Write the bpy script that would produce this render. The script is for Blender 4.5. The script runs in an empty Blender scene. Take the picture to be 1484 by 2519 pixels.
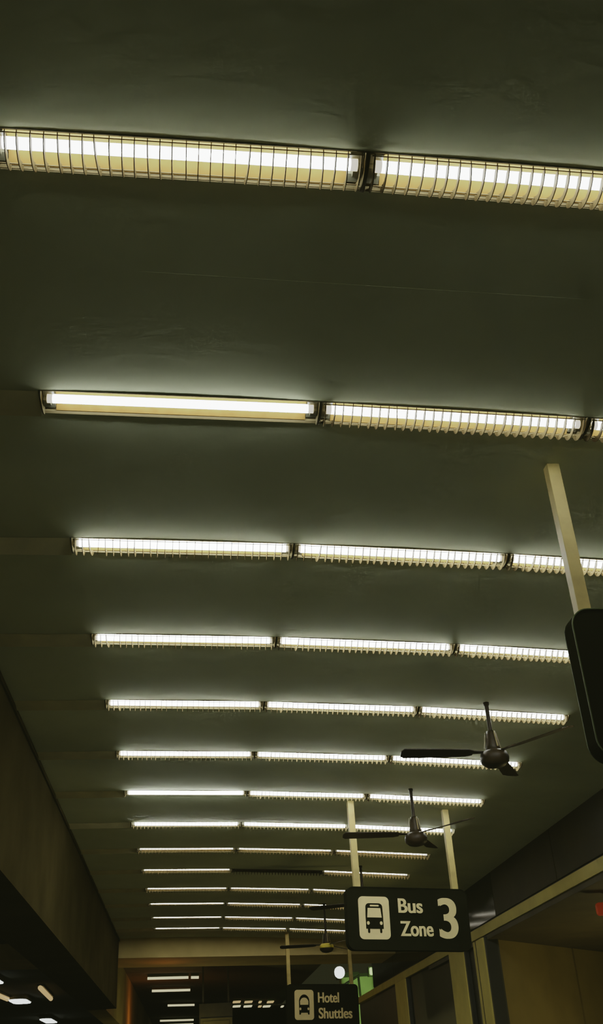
import bpy, bmesh, math, random
from mathutils import Vector, Matrix
random.seed(7)
SC = bpy.context.scene
COL = SC.collection
CAM_H = 1.6                     # eye height above the pavement; every z below is relative to the eye

# ------------------------------------------------------------------ materials
def mat(name, col, rough=0.6, metal=0.0, var=0.25, scale=6.0, bump=0.0, emit=None, strength=0.0, spec=0.5, stain=None):
    m = bpy.data.materials.new(name); m.use_nodes = True
    nt = m.node_tree; b = nt.nodes['Principled BSDF']
    b.inputs['Roughness'].default_value = rough
    b.inputs['Metallic'].default_value = metal
    b.inputs['Specular IOR Level'].default_value = spec
    tc = nt.nodes.new('ShaderNodeTexCoord')
    n = nt.nodes.new('ShaderNodeTexNoise'); n.inputs['Scale'].default_value = scale; n.inputs['Detail'].default_value = 6
    nt.links.new(tc.outputs['Object'], n.inputs['Vector'])
    r = nt.nodes.new('ShaderNodeValToRGB')
    r.color_ramp.elements[0].position = 0.3; r.color_ramp.elements[1].position = 0.7
    c2 = stain or tuple(c * (1 - var) for c in col)
    r.color_ramp.elements[0].color = (*c2, 1); r.color_ramp.elements[1].color = (*col, 1)
    nt.links.new(n.outputs['Fac'], r.inputs['Fac']); nt.links.new(r.outputs['Color'], b.inputs['Base Color'])
    if bump:
        bp = nt.nodes.new('ShaderNodeBump'); bp.inputs['Strength'].default_value = bump; bp.inputs['Distance'].default_value = 0.01
        n2 = nt.nodes.new('ShaderNodeTexNoise'); n2.inputs['Scale'].default_value = scale * 12; n2.inputs['Detail'].default_value = 4
        nt.links.new(tc.outputs['Object'], n2.inputs['Vector'])
        nt.links.new(n2.outputs['Fac'], bp.inputs['Height']); nt.links.new(bp.outputs['Normal'], b.inputs['Normal'])
    if emit:
        b.inputs['Emission Color'].default_value = (*emit, 1); b.inputs['Emission Strength'].default_value = strength
    return m

M = {}
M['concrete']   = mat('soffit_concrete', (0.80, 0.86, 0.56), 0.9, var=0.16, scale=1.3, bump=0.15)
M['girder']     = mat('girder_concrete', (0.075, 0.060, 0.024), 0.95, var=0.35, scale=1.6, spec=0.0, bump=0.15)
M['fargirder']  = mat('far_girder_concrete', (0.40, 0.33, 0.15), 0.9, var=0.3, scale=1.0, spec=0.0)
M['capbeam']    = mat('beam_concrete', (0.84, 0.68, 0.29), 0.85, var=0.25, scale=1.6, bump=0.1)
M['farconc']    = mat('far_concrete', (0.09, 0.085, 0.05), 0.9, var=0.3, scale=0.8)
M['strip']      = mat('slot_light_strip', (0.90, 0.84, 0.46), 0.6, var=0.2, scale=5)
M['backwall']   = mat('back_wall_dark', (0.02, 0.02, 0.012), 0.95, spec=0.0)
M['asphalt']    = mat('asphalt', (0.07, 0.068, 0.05), 0.9, var=0.4, scale=8)
M['housing']    = mat('lamp_housing_cream', (0.17, 0.14, 0.072), 0.7, var=0.2, scale=14, spec=0.05)
M['reflector']  = mat('yellowed_reflector', (0.150, 0.092, 0.027), 0.7, var=0.22, scale=20, spec=0.0)
M['plate']      = mat('end_plate_cream', (0.14, 0.12, 0.065), 0.7, var=0.2, scale=20, spec=0.05)
M['holder']     = mat('lamp_holder_grey', (0.14, 0.14, 0.095), 0.5, var=0.3, scale=30)
M['blade']      = mat('louvre_blade', (0.115, 0.088, 0.040), 0.7, var=0.2, scale=25, spec=0.05)
M['deadtube']   = mat('dead_tube', (0.20, 0.13, 0.09), 0.4)
M['pole']       = mat('pole_paint', (0.56, 0.44, 0.14), 0.55, var=0.3, scale=9)
M['signblack']  = mat('sign_black', (0.012, 0.012, 0.006), 0.9, var=0.2, scale=5, spec=0.0)
M['signedge']   = mat('sign_edge_green', (0.10, 0.13, 0.05), 0.6, var=0.3, scale=8, spec=0.1)
M['cream']      = mat('sign_cream', (0.90, 0.74, 0.36), 0.7, var=0.08, scale=10, spec=0.05)
M['fan']        = mat('fan_brown', (0.032, 0.021, 0.009), 0.45, var=0.3, scale=12, spec=0.2)
M['fanlight']   = mat('fan_trim', (0.30, 0.24, 0.11), 0.4, var=0.3, scale=12)
M['fanyellow']  = mat('fan_lit_top', (0.85, 0.68, 0.06), 0.4, var=0.3, scale=12)
M['band']       = mat('olive_band', (0.74, 0.62, 0.17), 0.65, var=0.14, scale=3)
M['pilaster']   = mat('olive_pilaster', (0.80, 0.67, 0.17), 0.6, var=0.15, scale=3)
M['darkglass']  = mat('dark_glass', (0.024, 0.021, 0.010), 0.11, var=0.3, scale=2, spec=0.07)
M['matteglass'] = mat('matte_panel', (0.045, 0.036, 0.012), 0.45, var=0.3, scale=2, spec=0.03)
M['darkpanel']  = mat('dark_panel', (0.06, 0.055, 0.03), 0.4, var=0.3, scale=2)
M['vestwall']   = mat('vestibule_wall', (0.26, 0.20, 0.065), 0.6, var=0.3, scale=1.5)
M['frame']      = mat('dark_frame', (0.02, 0.02, 0.012), 0.5)
M['soffit']     = mat('soffit_brown', (0.10, 0.08, 0.04), 0.7, var=0.3, scale=2)
M['palegreen']  = mat('pale_pillar', (0.45, 0.52, 0.33), 0.7, var=0.2, scale=3)
M['board']      = mat('brown_board', (0.05, 0.042, 0.02), 0.6)
M['boardface']  = mat('olive_board', (0.12, 0.10, 0.035), 0.6)
M['red']        = mat('red_sign', (0.5, 0.05, 0.02), 0.5, emit=(1.0, 0.12, 0.02), strength=0.07)
L = 30.0
def glow(name, col, s): return mat(name, (0.8, 0.8, 0.78), 0.4, emit=col, strength=s)
M['tube']       = glow('lit_tube', (0.97, 1.0, 0.93), L)
M['tube_mid']   = glow('lit_tube_mid', (0.97, 1.0, 0.92), L * 1.45)
M['tube_far']   = glow('lit_tube_far', (1.0, 0.93, 0.74), L * 0.5)
M['tube_warm']  = glow('lit_tube_warm', (1.0, 0.90, 0.52), 0.72)
M['tube_amber'] = glow('lit_tube_amber', (1.0, 0.66, 0.28), 0.5)
M['flood']      = glow('flood_white', (0.92, 1.0, 0.95), 5.0)
M['floodgreen'] = glow('flood_green', (0.55, 1.0, 0.30), 1.0)
M['ferrule']    = mat('tube_ferrule', (0.75, 0.62, 0.36), 0.4, emit=(1.0, 0.8, 0.45), strength=1.5)

# ------------------------------------------------------------------ mesh helpers
class MB:
    def __init__(s): s.v = []; s.f = []; s.smooth = []
    def add(s, vs, fs, sm=False):
        o = len(s.v); s.v += [tuple(v) for v in vs]
        for f in fs: s.f.append(tuple(i + o for i in f)); s.smooth.append(sm)
        return s
    def box(s, a, b, fn=None):
        x0, y0, z0 = a; x1, y1, z1 = b
        vs = [(x0,y0,z0),(x1,y0,z0),(x1,y1,z0),(x0,y1,z0),(x0,y0,z1),(x1,y0,z1),(x1,y1,z1),(x0,y1,z1)]
        if fn: vs = [fn(*v) for v in vs]
        return s.add(vs, [(0,3,2,1),(4,5,6,7),(0,1,5,4),(1,2,6,5),(2,3,7,6),(3,0,4,7)])
    def tube(s, p, q, r, n=12, r2=None, sm=True):
        p = Vector(p); q = Vector(q); d = (q - p).normalized(); r2 = r if r2 is None else r2
        a = d.orthogonal().normalized(); b = d.cross(a); vs = []
        for c, rr in ((p, r), (q, r2)):
            for i in range(n):
                t = 2 * math.pi * i / n; vs.append(c + a * math.cos(t) * rr + b * math.sin(t) * rr)
        s.add(vs, [(i, (i+1) % n, n + (i+1) % n, n + i) for i in range(n)], sm)
        s.add(vs[:n], [tuple(range(n))[::-1]]); s.add(vs[n:], [tuple(range(n))])
        return s
    def lathe(s, prof, c, n=28):
        vs = []; cx, cy, cz = c
        for r, z in prof:
            for i in range(n):
                t = 2 * math.pi * i / n; vs.append((cx + r * math.cos(t), cy + r * math.sin(t), cz + z))
        fs = []
        for k in range(len(prof) - 1):
            for i in range(n): fs.append((k*n+i, (k+1)*n+i, (k+1)*n+(i+1) % n, k*n+(i+1) % n))
        return s.add(vs, fs, True)
    def prism(s, poly, axis, a, b):
        """poly: list of 2-D points, extruded along axis from a to b (concave outlines are fine)"""
        def P(u, v, w): return {'x': (w, u, v), 'y': (u, w, v), 'z': (u, v, w)}[axis]
        n = len(poly); vs = [P(u, v, a) for u, v in poly] + [P(u, v, b) for u, v in poly]
        return s.add(vs, [tuple(range(n)), tuple(range(2*n-1, n-1, -1))] + [(i, n+i, n+(i+1) % n, (i+1) % n) for i in range(n)])
    def mesh(s, name, m):
        me = bpy.data.meshes.new(name); me.from_pydata(s.v, [], s.f); me.update()
        bm = bmesh.new(); bm.from_mesh(me)
        bmesh.ops.recalc_face_normals(bm, faces=bm.faces[:]); bm.to_mesh(me); bm.free()
        for p, k in zip(me.polygons, s.smooth): p.use_smooth = k
        me.materials.append(m); return me
    def build(s, name, m, parent=None, origin=None, bevel=0):
        if origin is not None:
            s.v = [(x-origin[0], y-origin[1], z-origin[2]) for x, y, z in s.v]
        o = bpy.data.objects.new(name, s.mesh(name, m)); COL.objects.link(o)
        if origin is not None: o.location = origin
        if parent: o.parent = parent
        if bevel:
            b = o.modifiers.new('bevel', 'BEVEL'); b.width = bevel; b.segments = 2
        return o
def link(name, me, parent, loc=(0,0,0)):
    o = bpy.data.objects.new(name, me); COL.objects.link(o); o.parent = parent; o.location = loc; return o
def empty(name, loc, rot=(0,0,0)):
    o = bpy.data.objects.new(name, None); COL.objects.link(o); o.location = loc; o.rotation_euler = rot
    o.empty_display_size = 0.1; return o
def tag(o, label, cat, group=None, kind=None):
    o['label'] = label; o['category'] = cat
    if group: o['group'] = group
    if kind: o['kind'] = kind
    return o
def struct(o): o['kind'] = 'structure'; return o
def copy_tree(o, parent=None):
    c = o.copy(); COL.objects.link(c); c.parent = parent
    for ch in list(o.children): copy_tree(ch, c)
    return c
def rrect(x0, y0, x1, y1, r, n=8):
    pts = []
    for cx, cy, a in ((x1-r, y1-r, 0), (x0+r, y1-r, 90), (x0+r, y0+r, 180), (x1-r, y0+r, 270)):
        for i in range(n + 1):
            t = math.radians(a + 90 * i / n); pts.append((cx + r*math.cos(t), cy + r*math.sin(t)))
    return pts
def text_mesh(body, name, m, parent, x, z, y, cap, width, bold=0.0, fat=0.0):
    """lettering in the local xz plane facing -y; x = left edge, z = baseline"""
    cu = bpy.data.curves.new(name, 'FONT'); cu.body = body; cu.size = 1.0; cu.extrude = 0.0; cu.offset = bold
    t = bpy.data.objects.new(name, cu); COL.objects.link(t)
    bpy.context.view_layer.update()
    dg = bpy.context.evaluated_depsgraph_get()
    me = bpy.data.meshes.new_from_object(t.evaluated_get(dg))
    bpy.data.objects.remove(t)
    xs = [v.co.x for v in me.vertices]; ys = [v.co.y for v in me.vertices]
    sx = width / (max(xs) - min(xs)); x0 = min(xs)
    top = max(ys); bot = min(ys) if body in ('3',) else 0.0
    sz = cap / (top - bot)
    for v in me.vertices: v.co = (x + (v.co.x - x0) * sx, y, z + (v.co.y - bot) * sz)
    if fat:                                 # heavier stems: lay a second copy a hair to the right
        bm = bmesh.new(); bm.from_mesh(me); g = bmesh.ops.duplicate(bm, geom=bm.verts[:] + bm.edges[:] + bm.faces[:])
        for e in g['geom']:
            if isinstance(e, bmesh.types.BMVert): e.co.x += fat; e.co.y -= 0.0004
        bm.to_mesh(me); bm.free()
    me.materials.clear(); me.materials.append(m)
    o = bpy.data.objects.new(name, me); COL.objects.link(o); o.parent = parent; return o

# ------------------------------------------------------------------ survey of the canopy
H0, CROSS, BOW, X0, PITCH = 2.69166, -0.0514, 0.03259, -0.6772, 1.27
ROWS = [2.28229, 3.67932, 5.03454, 6.38572, 7.69527, 9.05226, 10.42147, 11.79373, 13.19024, 14.55832, 16.0043, 17.39517, 18.85402, 20.17662]
def cz(x): return H0 + CROSS * (x - 1.1) - BOW * ((x - 1.1) / 1.9) ** 2
XL, XR = -1.40, 4.15            # left girder face, right wall face
HALF = 0.0835                   # half width of a lamp slot
BEAM0, BEAM1 = 21.4, 23.1
NLAMP = [2] + [3] * 13

# ------------------------------------------------------------------ the setting
def xs_between(a, b, n): return [a + (b - a) * i / n for i in range(n + 1)]
def sheet(mb, xa, xb, ya, yb, n=None, dz=0.0):
    xs = xs_between(xa, xb, n or max(1, int((xb - xa) / 0.35)))
    for p, q in zip(xs, xs[1:]):
        mb.add([(p, ya, cz(p)+dz), (q, ya, cz(q)+dz), (q, yb, cz(q)+dz), (p, yb, cz(p)+dz)], [(0, 1, 2, 3)])
mb = MB(); prev = -3.0
for k, Y in enumerate(ROWS):
    sheet(mb, XL - 0.5, XR + 0.3, prev, Y - HALF)
    a, b = X0 - 0.004, X0 + PITCH * NLAMP[k] + 0.004
    sheet(mb, XL - 0.5, a, Y - HALF, Y + HALF); sheet(mb, b, XR + 0.3, Y - HALF, Y + HALF)
    sheet(mb, a, b, Y - HALF, Y + HALF, dz=0.085)
    for yy in (Y - HALF, Y + HALF):
        xs = xs_between(a, b, 10)
        for p, q in zip(xs, xs[1:]): mb.add([(p, yy, cz(p)), (q, yy, cz(q)), (q, yy, cz(q)+0.085), (p, yy, cz(p)+0.085)], [(0, 1, 2, 3)])
    for p in (a, b): mb.add([(p, Y-HALF, cz(p)), (p, Y+HALF, cz(p)), (p, Y+HALF, cz(p)+0.085), (p, Y-HALF, cz(p)+0.085)], [(0, 1, 2, 3)])
    prev = Y + HALF
sheet(mb, XL - 0.5, XR + 0.3, prev, BEAM0 + 0.05)
struct(mb.build('ceiling', M['concrete'], origin=(1.1, 10, cz(1.1))))
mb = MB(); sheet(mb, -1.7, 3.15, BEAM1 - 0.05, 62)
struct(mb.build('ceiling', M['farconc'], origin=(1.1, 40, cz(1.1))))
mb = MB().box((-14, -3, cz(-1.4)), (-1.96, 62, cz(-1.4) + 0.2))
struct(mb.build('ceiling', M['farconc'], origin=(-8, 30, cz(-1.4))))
mb = MB().box((-14, -3, -CAM_H - 0.1), (12, 62, -CAM_H))
struct(mb.build('floor', M['asphalt'], origin=(0, 20, -CAM_H)))
mb = MB().box((-14, 62, -CAM_H), (12, 62.3, 4.2))
struct(mb.build('wall_back', M['backwall'], origin=(0, 62, -CAM_H)))
# strips left of the lamps, pale and tilted to mimic light in the slots
for k, Y in enumerate(ROWS):
    mb = MB().box((XL, Y - 0.076, -0.03), (X0 - 0.006, Y + 0.076, 0.0), lambda x, y, z: (x, y, cz(x) + (-0.001 if y < Y else z)))
    struct(mb.build('trim_%d' % (k + 1), M['strip'], origin=(XL, Y, cz(XL))))
mb = MB().box((-0.2, 2.826, -0.0006), (1.6, 2.832, 0.0), lambda x, y, z: (x, y, z + cz(x)))
struct(mb.build('trim_15', M['concrete'], origin=(0.7, 2.83, cz(0.7))))
# left edge girders
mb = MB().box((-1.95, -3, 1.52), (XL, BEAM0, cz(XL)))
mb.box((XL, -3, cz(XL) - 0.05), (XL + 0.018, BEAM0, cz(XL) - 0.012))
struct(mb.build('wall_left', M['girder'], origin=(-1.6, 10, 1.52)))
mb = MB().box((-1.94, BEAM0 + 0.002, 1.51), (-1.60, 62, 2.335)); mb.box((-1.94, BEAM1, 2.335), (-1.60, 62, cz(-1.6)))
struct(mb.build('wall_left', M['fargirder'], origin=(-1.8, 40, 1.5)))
# cap beam closing the first span
def bz(x): return 2.34 - 0.028 * (x - 1.1)
mb = MB(); xs = xs_between(-9.0, XR, 8)
for p, q in zip(xs, xs[1:]):
    mb.add([(p, BEAM0, bz(p)), (q, BEAM0, bz(q)), (q, BEAM1, bz(q)), (p, BEAM1, bz(p)),
            (p, BEAM0, 2.95), (q, BEAM0, 2.95), (q, BEAM1, 2.95), (p, BEAM1, 2.95)],
           [(0, 1, 2, 3), (0, 1, 5, 4), (2, 3, 7, 6), (4, 5, 6, 7)])
struct(mb.build('trim_16', M['capbeam'], origin=(1, BEAM0, 2.34)))
# right side: glossy upper panels, olive band, soffit, pilasters, vestibule
PAN = [1.0, 3.6, 6.2, 8.8, 11.4, 14.0, 16.6, 19.2, 21.8, 24.4]
for a, b in zip(PAN, PAN[1:]):
    mb = MB().box((XR, a + 0.008, 1.885), (XR + 0.05, b - 0.008, cz(XR) + 0.02))
    struct(mb.build('wall_right', M['darkglass'] if a > 13 else M['matteglass'], origin=(XR, (a + b) / 2, 1.9)))
mb = MB().box((XR + 0.02, -3, 1.72), (XR + 0.25, 24.4, cz(XR) + 0.1))
struct(mb.build('wall_right', M['frame'], origin=(XR, 10, 1.7)))
mb = MB().box((XR - 0.02, -3, 1.725), (XR + 0.1, 27, 1.855))
struct(mb.build('trim_17', M['band'], origin=(XR, 10, 1.7)))
mb = MB().box((XR, -3, 1.66), (8.5, 18.5, 1.72))
struct(mb.build('ceiling', M['soffit'], origin=(6, 8, 1.7)))
mb = MB().box((XR + 0.06, 14.6, -CAM_H), (XR + 0.16, 27, 1.72))
struct(mb.build('wall_right', M['darkpanel'], origin=(XR, 20, -CAM_H)))
# angled vestibule wall: three panels with dark joints
A = Vector((4.28, 14.62)); B = Vector((7.3, 17.5)); D = (B - A).normalized(); N = Vector((D.y, -D.x))
def vpt(t, o, z): p = A + D * t + N * o; return (p.x, p.y, z)
def vbox(mb, t0, t1, o0, o1, z0, z1):
    return mb.add([vpt(t0, o0, z0), vpt(t1, o0, z0), vpt(t1, o1, z0), vpt(t0, o1, z0), vpt(t0, o0, z1), vpt(t1, o0, z1), vpt(t1, o1, z1), vpt(t0, o1, z1)],
                  [(0, 3, 2, 1), (4, 5, 6, 7), (0, 1, 5, 4), (1, 2, 6, 5), (2, 3, 7, 6), (3, 0, 4, 7)])
for t0, t1 in ((0.02, 2.28), (2.34, 4.2)):
    mb = vbox(MB(), t0, t1, 0.0, -0.06, -CAM_H, 1.66)
    struct(mb.build('wall_right', M['vestwall'], origin=vpt((t0 + t1) / 2, 0, -CAM_H)))
mb = vbox(MB(), -0.05, 4.2, -0.03, -0.10, -CAM_H, 1.66)
struct(mb.build('wall_right', M['frame'], origin=vpt(2, -0.1, -CAM_H)))

def pilaster(y0, y1, label, dark=True):
    r = empty('pilaster', (XR, (y0 + y1) / 2, -CAM_H))
    tag(r, label, 'pilaster', 'wall pilasters under the olive band')
    h = 1.72 + CAM_H; w = (y1 - y0) / 2
    MB().prism(rrect(-0.03, -w, 0.06, w, 0.02, 3), 'z', 0, h).build('panel', M['pilaster'], r)
    if dark:
        MB().box((-0.012, -w - 0.07, 0), (0.05, -w, h)).build('joint', M['frame'], r)
        MB().box((-0.012, w, 0), (0.05, w + 0.07, h)).build('joint', M['frame'], r)
    return r
pilaster(15.92, 16.85, 'pale olive flat pilaster under the band, directly below the bus zone sign')
pilaster(20.55, 21.65, 'farther olive pilaster under the band, right of the hotel shuttles sign')
hh = 1.70 + CAM_H
def post(name, m, outline):
    struct(MB().prism(outline, 'z', -CAM_H, 1.70).build(name, m, origin=(XR, 14.98, -CAM_H)))
post('trim_18', M['pilaster'], [(XR + 0.02 + u, 14.98 + v) for u, v in rrect(-0.06, -0.32, 0.12, 0.32, 0.07, 6)])
struct(MB().box((XR - 0.046, 15.08, -CAM_H), (XR - 0.03, 15.095, 1.70)).build('trim_19', M['frame'], origin=(XR, 15.08, -CAM_H)))
struct(MB().box((XR - 0.03, 14.595, -CAM_H), (XR + 0.14, 14.655, 1.70)).build('trim_20', M['frame'], origin=(XR, 14.6, -CAM_H)))

# ------------------------------------------------------------------ the lamps
BL = 1.262                                      # body length
def fixture_meshes():
    g = {}
    hb = BL / 2
    m = MB()
    # outer channel, open below, with rolled lips
    prof = [(-0.0825, -0.001), (-0.0825, 0.078), (0.0825, 0.078), (0.0825, -0.0055), (0.069, 0.0), (0.0775, 0.002), (0.0775, 0.072), (-0.0775, 0.072), (-0.0775, -0.001)]
    m.prism(prof, 'x', -hb, hb); g['housing'] = m.mesh('housing', M['housing'])
    m = MB()
    pr = [(-0.074, 0.003), (-0.024, 0.046), (-0.024, 0.052), (0.024, 0.052), (0.024, 0.046), (0.066, 0.002), (0.069, 0.002), (0.028, 0.056), (-0.028, 0.056), (-0.077, 0.003)]
    m.prism(pr, 'x', -hb + 0.055, hb - 0.055); g['reflector'] = m.mesh('reflector', M['reflector'])
    m = MB()
    pl = [(-0.0825, 0.03), (0.0825, 0.03), (0.0825, -0.012)] + [(0.080 * math.cos(t), -0.012 - 0.022 * math.sin(t)) for t in [math.pi * i / 10 for i in range(1, 10)]] + [(-0.0825, -0.012)]
    m.prism(pl, 'x', -0.003, 0.003); g['end_plate'] = m.mesh('end_plate', M['plate'])
    m = MB().box((-0.016, -0.022, -0.010), (0.016, 0.022, 0.060)); m.box((-0.016, 0.024, 0.010), (0.030, 0.060, 0.03))
    m.box((-0.016, -0.060, 0.012), (0.030, -0.024, 0.03)); g['lamp_holder'] = m.mesh('lamp_holder', M['holder'])
    tl = 0.592
    for key in ('tube', 'tube_mid', 'tube_far', 'deadtube'):
        m = MB().tube((-tl, 0, 0), (tl, 0, 0), 0.024 if key == 'tube_mid' else 0.0205, 14); g[key] = m.mesh('tube', M[key])
    m = MB().tube((-0.012, 0, 0), (0.012, 0, 0), 0.0208, 14); g['tube_ferrule'] = m.mesh('tube_ferrule', M['ferrule'])
    out = [(0.078 * math.cos(t), -0.058 * math.sin(t)) for t in [math.pi * i / 16 for i in range(17)]]
    inn = [(-0.070, -0.002), (-0.046, -0.008), (-0.032, -0.022), (-0.014, -0.034), (0.006, -0.036), (0.026, -0.026), (0.042, -0.012), (0.066, -0.002)]
    blade = out + inn
    m = MB().prism(blade, 'x', -0.0016, 0.0016); g['blade'] = m.mesh('blade', M['blade'])
    rails = MB()
    for y, z in ((-0.073, -0.008), (0.073, -0.008), (0.040, -0.024)):
        rails.box((-hb + 0.01, y - 0.0015, z - 0.0015), (hb - 0.01, y + 0.0015, z + 0.0015))
    g['rails'] = rails.mesh('louvre', M['blade'])
    full = MB()
    for y, z in ((-0.073, -0.008), (0.073, -0.008), (0.040, -0.024)):
        full.box((-hb + 0.01, y - 0.0015, z - 0.0015), (hb - 0.01, y + 0.0015, z + 0.0015))
    for i in range(30): full.prism(blade, 'x', -hb + 0.021 + i * 0.0421 - 0.0016, -hb + 0.021 + i * 0.0421 + 0.0016)
    g['louvre_full'] = full.mesh('louvre', M['blade'])
    return g
G = fixture_meshes()
TZ, TY = -0.001, -0.024
def make_lamp(near, guard, tube):
    r = empty('fluorescent_light', (0, 0, 0))
    link('housing', G['housing'], r); link('reflector', G['reflector'], r)
    for s in (-1, 1):
        link('end_plate', G['end_plate'], r, (s * (BL / 2 + 0.0005), 0, 0))
        h = link('lamp_holder', G['lamp_holder'], r, (s * (BL / 2 - 0.022), 0, 0)); h.rotation_euler.z = 0 if s < 0 else math.pi
    t = link('tube', G[tube], r, (0, TY, 0.015 if tube in ('tube_far', 'deadtube') else TZ))
    if near and tube != 'deadtube':
        for s in (-1, 1): link('tube_ferrule', G['tube_ferrule'], t, (s * 0.594, 0, 0))
    if guard:
        if near:
            lv = link('louvre', G['rails'], r)
            for i in range(30):
                b = link('blade', G['blade'], lv, (-BL / 2 + 0.021 + i * 0.0421 + random.uniform(-0.0025, 0.0025), 0, 0))
                b.rotation_euler = (0, random.uniform(-0.03, 0.03), random.uniform(-0.02, 0.02) if random.random() > 0.06 else random.uniform(-0.16, 0.16))
        else: link('louvre', G['louvre_full'], r)
    return r
ORD = ['first', 'second', 'third', 'fourth', 'fifth', 'sixth', 'seventh', 'eighth', 'ninth', 'tenth', 'eleventh', 'twelfth', 'thirteenth', 'fourteenth']
BARE = {(2, 0), (7, 0), (12, 0), (13, 0), (14, 0)}
PROTO = {}
for k, Y in enumerate(ROWS):
    for u in range(NLAMP[k]):
        row = k + 1; guard = (row, u) not in BARE; near = row <= 7
        tube = 'deadtube' if (row, u) == (10, 1) else ('tube' if row <= 2 else 'tube_mid' if row <= 8 else 'tube_far')
        key = (near, guard, tube)
        if key in PROTO: r = copy_tree(PROTO[key])
        else: r = PROTO[key] = make_lamp(*key)
        xc = X0 + PITCH * (u + 0.5)
        za, zb = cz(xc - PITCH / 2), cz(xc + PITCH / 2)
        r.location = (xc, Y, (za + zb) / 2); r.rotation_euler = (0, -math.atan2(zb - za, PITCH), 0)
        side = ('left-hand', 'middle', 'right-hand')[u]
        what = 'unlit fluorescent lamp with louvre guard' if tube == 'deadtube' else ('lit fluorescent lamp with louvre guard' if guard else 'bare lit fluorescent lamp missing its guard')
        tag(r, '%s, %s one in the %s row from top' % (what, side, ORD[k]), 'ceiling light', 'fluorescent lamps in the ceiling rows')
# lamps of the next span, half hidden in the dark
FAR = [(28.25, 0.0, 1.05), (28.25, 1.12, 0.2), (31.8, 0.0, 1.1), (37.3, 0.35, 0.9), (45.0, -0.1, 1.35), (47.8, 0.0, 1.25)]
FLAB = ['long lamp of the topmost row below the cap beam', 'short stub lamp right of the topmost row below the cap beam', 'dim lamp second down below the cap beam',
        'yellowish short lamp third down below the cap beam', 'pinkish lamp fourth down below the cap beam', 'lowest lamp at the bottom edge, fifth down below the cap beam']
for (Y, du, ln), lab in zip(FAR, FLAB):
    x0 = -1.08 + du; r = empty('batten_light', (x0 + ln / 2, Y, cz(x0 + ln / 2) - 0.008), (0, -math.atan2(cz(x0 + ln) - cz(x0), ln), 0))
    MB().box((-ln/2, -0.05, -0.06), (ln/2, 0.05, 0)).build('housing', M['holder'], r)
    MB().tube((-ln/2, 0, -0.085), (ln/2, 0, -0.085), 0.036, 10).build('tube', M['tube_warm'], r)
    tag(r, 'distant %s' % lab, 'ceiling light', 'distant lamps beyond the cap beam')

# ------------------------------------------------------------------ hanging signs
def sign_pole(parent, x, ztop, zbot):
    m = MB().box((x - 0.032, -0.03, zbot), (x + 0.032, 0.03, ztop)); o = m.build('pole', M['pole'], parent, bevel=0.003)
    return o
def hanging_sign(name, X, Y, ZT, w, h, tilt, poles, depth, label, rad=0.075, edge='signblack', yaw=0.0):
    r = empty(name, (X, Y, ZT)); r.scale.x = 1.0 + 0.33 * yaw; r.rotation_euler = (Matrix.Rotation(yaw, 3, 'Z') @ Matrix.Rotation(tilt, 3, 'Y')).to_euler(); tag(r, label, 'sign', 'hanging black signs on twin poles')
    MB().prism(rrect(0, -h, w, 0, rad), 'y', 0.006, depth - 0.006).build('panel', M['signblack'], r)
    for y0, y1 in ((0.0, 0.006), (depth - 0.006, depth)):
        out = rrect(0, -h, w, 0, rad); inn = rrect(0.005, -h + 0.005, w - 0.005, -0.005, rad - 0.005)
        e = MB(); n = len(out)
        vs = [(u, y0, v) for u, v in out] + [(u, y0, v) for u, v in inn] + [(u, y1, v) for u, v in out] + [(u, y1, v) for u, v in inn]
        fs = []
        for i in range(n):
            j = (i + 1) % n
            fs += [(i, j, n+j, n+i), (2*n+i, 3*n+i, 3*n+j, 2*n+j), (i, 2*n+i, 2*n+j, j), (n+i, n+j, 3*n+j, 3*n+i)]
        e.add(vs, fs); e.build('edge_trim', M[edge], r)
    for px in poles:
        zt = (cz(X + px * math.cos(yaw) * r.scale.x) - ZT) + px * r.scale.x * math.sin(tilt)   # the poles stay plumb
        m = sign_pole(r, 0, zt, -0.012); m.location = (px, depth / 2, 0)
        m.rotation_euler = (Matrix.Rotation(tilt, 3, 'Y').inverted() @ Matrix.Rotation(yaw, 3, 'Z').inverted() @ Matrix.Rotation(yaw * 0.5, 3, 'Z')).to_euler()
    return r
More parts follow.
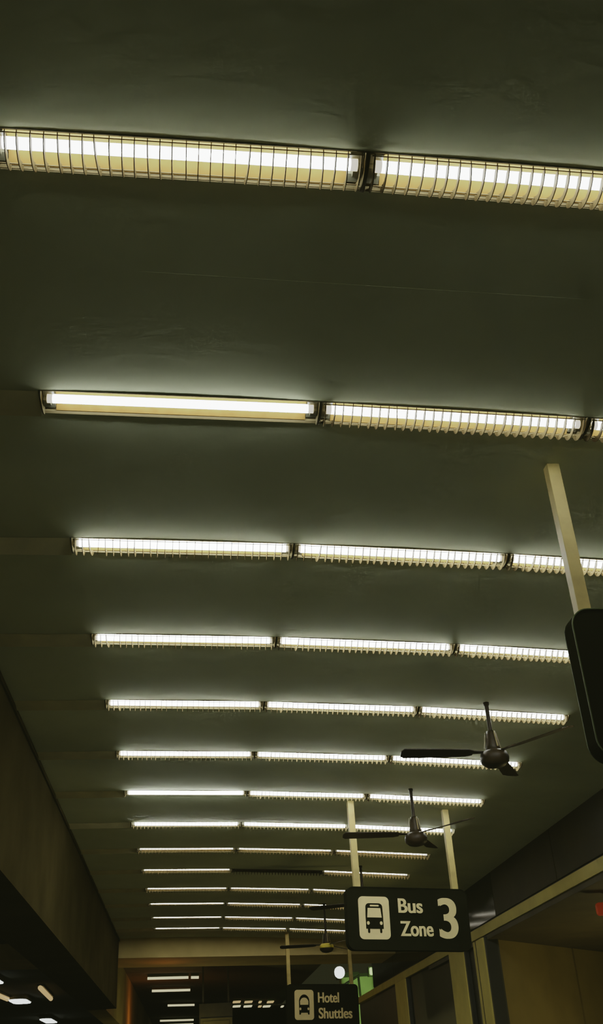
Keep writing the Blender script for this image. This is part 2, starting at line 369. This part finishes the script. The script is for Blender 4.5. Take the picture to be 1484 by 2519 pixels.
def bus_icon(r, x0, x1, z0, z1, van=False):
    W, Hh = x1 - x0, z1 - z0
    p = MB().prism(rrect(x0, z0, x1, z1, 0.045 * W / 0.31), 'y', 0.0, 0.005).build('pictogram_plate', M['cream'], r)
    p['label'] = 'cream rounded plate with a dark vehicle pictogram'
    def P(u, v): return (x0 + u * W, z0 + v * Hh)
    def arc(cu, cv, ru, rv, a0, a1, n=10): return [P(cu + ru*math.cos(math.radians(a0 + (a1-a0)*i/n)), cv + rv*math.sin(math.radians(a0 + (a1-a0)*i/n))) for i in range(n+1)]
    if not van:
        body = [P(0.215, 0.24), P(0.27, 0.24), P(0.27, 0.165)] + arc(0.305, 0.165, 0.035, 0.022, 180, 360, 6) + [P(0.34, 0.24), P(0.66, 0.24), P(0.66, 0.165)] + arc(0.695, 0.165, 0.035, 0.022, 180, 360, 6) + [P(0.73, 0.24), P(0.785, 0.24), P(0.785, 0.55)] + arc(0.66, 0.755, 0.115, 0.085, 0, 90, 6) + arc(0.34, 0.755, 0.115, 0.085, 90, 180, 6) + [P(0.215, 0.55)]
        holes = [[P(0.265, 0.505), P(0.735, 0.505), P(0.705, 0.725), P(0.295, 0.725)], rrect(*P(0.37, 0.765), *P(0.66, 0.80), 0.006, 3),
                 arc(0.29, 0.375, 0.045, 0.042, 0, 360, 16)[:-1], arc(0.71, 0.375, 0.045, 0.042, 0, 360, 16)[:-1]]
    else:
        body = [P(0.235, 0.175), P(0.31, 0.175), P(0.33, 0.235), P(0.67, 0.235), P(0.69, 0.175), P(0.765, 0.175), P(0.775, 0.45)] + arc(0.50, 0.60, 0.275, 0.245, 0, 180, 18) + [P(0.225, 0.45)]
        holes = [[P(0.29, 0.50), P(0.71, 0.50), P(0.72, 0.62)] + arc(0.5, 0.62, 0.20, 0.12, 0, 180, 12)[1:-1] + [P(0.28, 0.62)], arc(0.29, 0.365, 0.05, 0.045, 0, 360, 16)[:-1], arc(0.71, 0.365, 0.05, 0.045, 0, 360, 16)[:-1]]
    MB().prism(body, 'y', -0.002, 0.0).build('pictogram', M['signblack'], p)
    for q, nm in zip(holes, ('windscreen', 'destination_window', 'headlight', 'headlight') if not van else ('windscreen', 'headlight', 'headlight')):
        MB().prism(q, 'y', -0.004, -0.002).build(nm, M['cream'], p)

TILT, YAW = 0.030, math.radians(10)
s = hanging_sign('bus_zone_sign', 1.605, 10.60, 1.775, 1.27, 0.605, TILT, (0.125, 1.165), 0.10, 'hanging black sign with bus pictogram reading Bus Zone 3', yaw=YAW)
bus_icon(s, 0.115, 0.430, -0.505, -0.095)
def words(s, body, x, z, cap, width, bold): text_mesh(body, 'lettering', M['cream'], s, x, z, -0.002, cap, width - cap * 0.045, bold, cap * 0.045)
words(s, 'Bus', 0.525, -0.245, 0.137, 0.258, 0.014)
words(s, 'Zone', 0.532, -0.468, 0.140, 0.345, 0.014)
words(s, '3', 0.940, -0.492, 0.398, 0.205, 0.010)
s = hanging_sign('hotel_shuttle_sign', 1.835, 20.55, 1.725, 1.345, 0.82, TILT, (0.055, 1.24), 0.10, 'smaller looking distant black sign reading Hotel Shuttles, lower centre', yaw=YAW)
bus_icon(s, 0.14, 0.495, -0.61, -0.10, True)
words(s, 'Hotel', 0.575, -0.315, 0.170, 0.40, 0.014)
words(s, 'Shuttles', 0.580, -0.585, 0.178, 0.635, 0.014)
hanging_sign('hanging_sign', 1.728, 3.97, 1.835, 1.27, 0.70, 0.0, (0.088, 1.165), 0.11, 'near black sign cut off by the right frame edge, hung on a wide pole', rad=0.09, edge='signedge')

# dark brown board far back
r = empty('clearance_board', (0.62, 26.0, 1.85)); tag(r, 'dim brown board hung under the next span, left of the hotel sign', 'sign')
MB().box((-0.39, 0, -0.75), (0.39, 0.08, 0.0)).build('board', M['board'], r)
fr = MB()
for a, b in (((-0.36, -0.015, -0.36), (0.38, 0, -0.31)), ((-0.36, -0.015, -0.70), (-0.31, 0, -0.36)), ((0.33, -0.015, -0.70), (0.38, 0, -0.36)), ((-0.36, -0.015, -0.75), (0.38, 0, -0.70))): fr.box(a, b)
fr.build('frame', M['boardface'], r)
MB().box((-0.30, -0.006, -0.69), (0.32, 0, -0.37)).build('inset', M['boardface'], r)
for sx in (-0.3, 0.3): MB().box((sx - 0.02, 0.02, 0), (sx + 0.02, 0.06, cz(0.6) - 1.85)).build('hanger', M['board'], r)

# ------------------------------------------------------------------ ceiling fans
def fan(X, Y, zm, ang, label, yellow=False, blade_len=0.62):
    zc = cz(X); r = empty('ceiling_fan', (X, Y, zc)); tag(r, label, 'ceiling fan', 'ceiling fans along the right side')
    top = zm + 0.17
    MB().lathe([(0.001, 0), (0.024, 0), (0.023, -0.02), (0.017, -0.03)], (0, 0, 0), 16).build('canopy', M['fan'], r)
    MB().tube((0, 0, -0.02), (0, 0, top - zc), 0.017, 12).build('rod', M['fan'], r)
    h = MB().lathe([(0.018, top), (0.036, top - 0.004), (0.040, top - 0.03), (0.056, top - 0.12), (0.060, top - 0.155), (0.050, top - 0.165)], (0, 0, -zc), 24).build('cup', M['fan'], r)
    for a in (0.25, math.pi - 0.25, -math.pi / 2 + 0.3):
        c, s_ = math.cos(a), math.sin(a); u = Vector((c, s_, 0)); w = Vector((-s_, c, 0)) * 0.006
        p1 = u * 0.043 + Vector((0, 0, top - 0.012 - zc)); p2 = u * 0.064 + Vector((0, 0, top - 0.14 - zc)); q = u * 0.006
        MB().add([p1 - w, p1 + w, p2 + w, p2 - w, p1 - w + q, p1 + w + q, p2 + w + q, p2 - w + q], [(0, 1, 2, 3), (4, 5, 6, 7), (0, 1, 5, 4), (1, 2, 6, 5), (2, 3, 7, 6), (3, 0, 4, 7)]).build('bracket', M['fanlight'], h)
    mt = MB().lathe([(0.03, zm + 0.012), (0.075, zm + 0.008), (0.105, zm - 0.012), (0.115, zm - 0.05), (0.108, zm - 0.085), (0.075, zm - 0.112), (0.03, zm - 0.124), (0.0005, zm - 0.126)], (0, 0, -zc), 28).build('motor', M['fan'], r)
    if yellow:
        MB().lathe([(0.02, zm + 0.016), (0.08, zm + 0.012), (0.112, zm - 0.012), (0.119, zm - 0.05), (0.117, zm - 0.055)], (0, 0, -zc), 28).build('lit_top', M['fanyellow'], mt)  # yellow shell stands in for light falling on the motor top
    for k in range(3):
        a = math.radians(ang + 120 * k); c, s_ = math.cos(a), math.sin(a); zb = zm - 0.005 - zc
        def T(l, w, z): return (l * c - w * s_, l * s_ + w * c, zb + z)
        outl = [(0.17, -0.035), (0.22, -0.055), (0.45, -0.068), (blade_len + 0.10, -0.075), (blade_len + 0.13, -0.05), (blade_len + 0.14, 0.02), (blade_len + 0.12, 0.06), (0.45, 0.058), (0.22, 0.05), (0.17, 0.03)]
        n = len(outl)
        vs = [T(l, w, w * 0.22 + 0.003) for l, w in outl] + [T(l, w, w * 0.22 - 0.003) for l, w in outl]
        b = MB().add(vs, [tuple(range(n)), tuple(range(2*n-1, n-1, -1))] + [(i, (i+1) % n, n+(i+1) % n, n+i) for i in range(n)]).build('fan_blade', M['fan'], r)
        vs = [T(0.09, -0.02, 0.004), T(0.24, -0.03, 0.004), T(0.24, 0.03, 0.012), T(0.09, 0.02, 0.008)]
        MB().add(vs + [(x, y, z - 0.006) for x, y, z in vs], [(0, 1, 2, 3), (7, 6, 5, 4), (0, 1, 5, 4), (1, 2, 6, 5), (2, 3, 7, 6), (3, 0, 4, 7)]).build('blade_iron', M['fan'], b)
    return r
fan(2.38, 7.45, 2.205, 184, 'nearest brown ceiling fan, hanging below the fifth lamp row at right')
fan(2.275, 10.08, 2.165, 185, 'second brown ceiling fan, just left of the pole tops of the bus zone sign')
fan(2.35, 14.06, 2.13, 160, 'third ceiling fan, mostly hidden behind the bus zone sign')
fan(2.21, 17.2, 1.995, 178, 'farthest ceiling fan with yellow light coloured onto its top, above the hotel shuttles sign', True)

# ------------------------------------------------------------------ lights beyond the left girder
zl = cz(-1.4) - 0.002
def lamp_head(x, y, rx, ry, label, m):
    r = empty('flood_light', (x, y, zl)); tag(r, label, 'flood light', 'flood lights beyond the left girder')
    MB().prism(rrect(-rx, -ry, rx, ry, min(rx, ry) * 0.98, 7), 'z', -0.10, 0.0).build('housing', M['holder'], r)
    MB().prism(rrect(-rx * 0.92, -ry * 0.92, rx * 0.92, ry * 0.92, min(rx, ry) * 0.9, 7), 'z', -0.125, -0.10).build('lens', m, r)
lamp_head(-4.72, 27.1, 0.16, 0.45, 'white flood light cut off by the left frame edge, highest of the left lights', M['flood'])
lamp_head(-4.95, 32.8, 0.27, 0.75, 'large white flood light at lower left, between two amber tubes', M['flood'])
lamp_head(-5.16, 41.4, 0.22, 1.2, 'white flood light on the bottom frame edge at lower left', M['flood'])
def amber(p, q, label):
    p = Vector((*p, 0)); q = Vector((*q, 0)); c = (p + q) / 2; d = (q - p) / 2; n = Vector((-d.y, d.x, 0)).normalized() * 0.08
    r = empty('batten_light', (c.x, c.y, zl)); tag(r, label, 'ceiling light', 'amber tubes beyond the left girder')
    vs = [-d - n, d - n, d + n, -d + n]
    MB().add([(v.x, v.y, -0.05) for v in vs] + [(v.x, v.y, 0) for v in vs], [(0, 1, 2, 3), (4, 5, 6, 7), (0, 1, 5, 4), (1, 2, 6, 5), (2, 3, 7, 6), (3, 0, 4, 7)]).build('housing', M['holder'], r)
    MB().tube((-d.x, -d.y, -0.09), (d.x, d.y, -0.09), 0.06, 10).build('tube', M['tube_amber'], r)
amber((-3.93, 29.3), (-4.05, 32.7), 'amber slanting tube right of the large white flood light')
amber((-5.30, 29.4), (-5.20, 32.1), 'amber slanting tube at the left frame edge')

# ------------------------------------------------------------------ small lights under the next span, right of centre
SMALL = [(573, 2460, 19, 0), (573, 2471, 19, 1), (602, 2460, 19, 0), (600, 2471, 20, 1), (637, 2460, 6, 0), (636, 2471, 7, 0), (658, 2460, 15, 0), (648, 2471, 17, 1), (692, 2471, 5, 1)]
# ------------------------------------------------------------------ camera model (also used to convert surveyed bearings to ceiling points)
R = Vector((0.99372189, -0.0978063, -0.05432069)); U = Vector((-0.0029542, -0.50830251, 0.86117352)); F = Vector((0.11183954, 0.8556065, 0.50540027))
FPX = 2416.678
def on_ceiling(px, py):
    d = F + R * (px - 742) / FPX - U * (py - 1259.5) / FPX; z = 2.7
    for _ in range(20): p = d * (z / d.z); z = cz(p.x)
    return p
WHERE = ['upper left dash', 'lower left dash', 'upper second dash', 'lower second dash', 'upper dot', 'lower dot', 'upper right dash', 'lower right dash', 'lone dot']
for (px, py, w, br), lab in zip(SMALL, WHERE):
    a = on_ceiling(px, py); b = on_ceiling(px + w, py); wd = max(0.06, (b - a).length)
    r = empty('downlight', ((a.x + b.x) / 2, a.y, cz(a.x))); tag(r, 'small distant ceiling light left of the hotel sign, %s of the cluster' % lab, 'ceiling light', 'small lights left of the hotel sign')
    MB().box((-wd/2, -0.3, -0.05), (wd/2, 0.3, 0)).build('housing', M['holder'], r)
    MB().box((-wd/2 * 0.95, -0.28, -0.08), (wd/2 * 0.95, 0.28, -0.05)).build('diffuser', M['tube_warm' if br else 'tube_amber'], r)

# ------------------------------------------------------------------ green-lit pillar at the far end on the right
r = empty('pillar', (4.66, 30.2, -CAM_H)); tag(r, 'pale pillar lit green, behind the hotel shuttles sign at right', 'pillar')
MB().prism(rrect(-0.46, -0.3, 0.46, 0.3, 0.12, 5), 'z', 0, 4.25).build('shaft', M['palegreen'], r)
MB().box((-0.52, -0.36, 4.2), (0.52, 0.36, 4.28)).build('cap', M['frame'], r)
br = MB().tube((-0.62, -0.345, 3.88), (0.05, -0.345, 4.24), 0.028, 8); br.tube((0.02, -0.345, 4.22), (0.06, -0.345, 2.9), 0.028, 8)
br.build('brace', M['frame'], r)
r = empty('flood_light', (4.14, 29.75, 2.72)); tag(r, 'glaring white flood light above the hotel shuttles sign', 'flood light')
MB().prism(rrect(-0.15, -0.16, 0.15, 0.16, 0.145, 8), 'y', 0.0, 0.12).build('housing', M['holder'], r)
MB().prism(rrect(-0.14, -0.15, 0.14, 0.15, 0.135, 8), 'y', -0.02, 0.0).build('lens', M['flood'], r)
MB().box((0.05, 0.04, -0.05), (0.55, 0.155, 0.0)).build('bracket', M['frame'], r)
r = empty('flood_light', (5.02, 29.65, 2.70)); tag(r, 'tiny green flood light at the top of the pale pillar', 'flood light')
MB().box((-0.08, 0.0, -0.12), (0.08, 0.25, 0.12)).build('housing', M['holder'], r)
MB().prism(rrect(-0.055, -0.095, 0.055, 0.095, 0.04, 4), 'y', -0.02, 0.0).build('lens', M['floodgreen'], r)
r = empty('exit_sign', (4.55, 11.0, 1.66)); tag(r, 'small red sign under the soffit, cut off by the right frame edge', 'sign')
MB().prism(rrect(-0.15, -0.22, 0.2, -0.09, 0.03, 4), 'y', 0, 0.05).build('panel', M['red'], r)
MB().box((-0.02, 0.015, -0.09), (0.02, 0.035, 0.0)).build('hanger', M['frame'], r)

# ------------------------------------------------------------------ unseen lights that colour the far places
def point(name, loc, col, watts, size=0.15):
    l = bpy.data.lights.new(name, 'POINT'); l.color = col; l.energy = watts; l.shadow_soft_size = size
    o = bpy.data.objects.new(name, l); COL.objects.link(o); o.location = loc; return o
point('tail_light_glow', (-0.85, 29.5, 1.7), (1.0, 0.33, 0.07), 12)
point('far_fill', (0.2, 25.5, 0.7), (0.95, 0.85, 0.35), 20)  # unseen olive fill, added to brighten the far girder
point('tail_light_glow', (-0.5, 22.2, 1.9), (1.0, 0.32, 0.07), 1.0)
sp = bpy.data.lights.new('green_flood_glow', 'SPOT'); sp.color = (0.60, 1.0, 0.28); sp.energy = 130; sp.spot_size = math.radians(44); sp.spot_blend = 0.6; sp.shadow_soft_size = 0.2
so = bpy.data.objects.new('green_flood_glow', sp); COL.objects.link(so); so.location = (4.75, 27.2, 1.6); so.rotation_euler = (math.radians(100), 0, 0)
point('vestibule_fill', (6.6, 13.0, -0.2), (1.0, 0.86, 0.36), 48.0, 0.4)  # unseen warm fill, added to lift the vestibule wall

# ------------------------------------------------------------------ world, camera, view
w = bpy.data.worlds.new('night'); SC.world = w; w.use_nodes = True
w.node_tree.nodes['Background'].inputs['Color'].default_value = (0.0140, 0.0142, 0.0068, 1)
w.node_tree.nodes['Background'].inputs['Strength'].default_value = 1.0

cam = bpy.data.cameras.new('camera'); co = bpy.data.objects.new('camera', cam); COL.objects.link(co); SC.camera = co
cam.sensor_fit = 'VERTICAL'; cam.sensor_height = 36.0; cam.lens = FPX / 2519 * 36.0; cam.clip_start = 0.05; cam.clip_end = 300
m3 = Matrix((R, U, -F)).transposed()
co.matrix_world = m3.to_4x4()

for o in SC.objects:                        # put the pavement at z = 0
    if o.parent is None: o.location.z += CAM_H

SC.view_settings.view_transform = 'Filmic'
SC.view_settings.look = 'None'
SC.view_settings.exposure = 0.0
vs = SC.view_settings; vs.use_curve_mapping = True; cm = vs.curve_mapping
cm.extend = 'EXTRAPOLATED'                  # film-like toe and shoulder
for i, lift in enumerate((0.0042, 0.0044, 0.0020)):
    c = cm.curves[i]; c.points[0].location = (0.0, lift); c.points[-1].location = (1.0, 0.80)
    c.points.new(0.75, 0.75)
    for p in c.points: p.handle_type = 'VECTOR'
cm.update()
SC.cycles.max_bounces = 4
SC.cycles.use_adaptive_sampling = True; SC.cycles.adaptive_threshold = 0.08; SC.cycles.adaptive_min_samples = 20
SC.cycles.diffuse_bounces = 3
SC.cycles.sample_clamp_indirect = 4.0
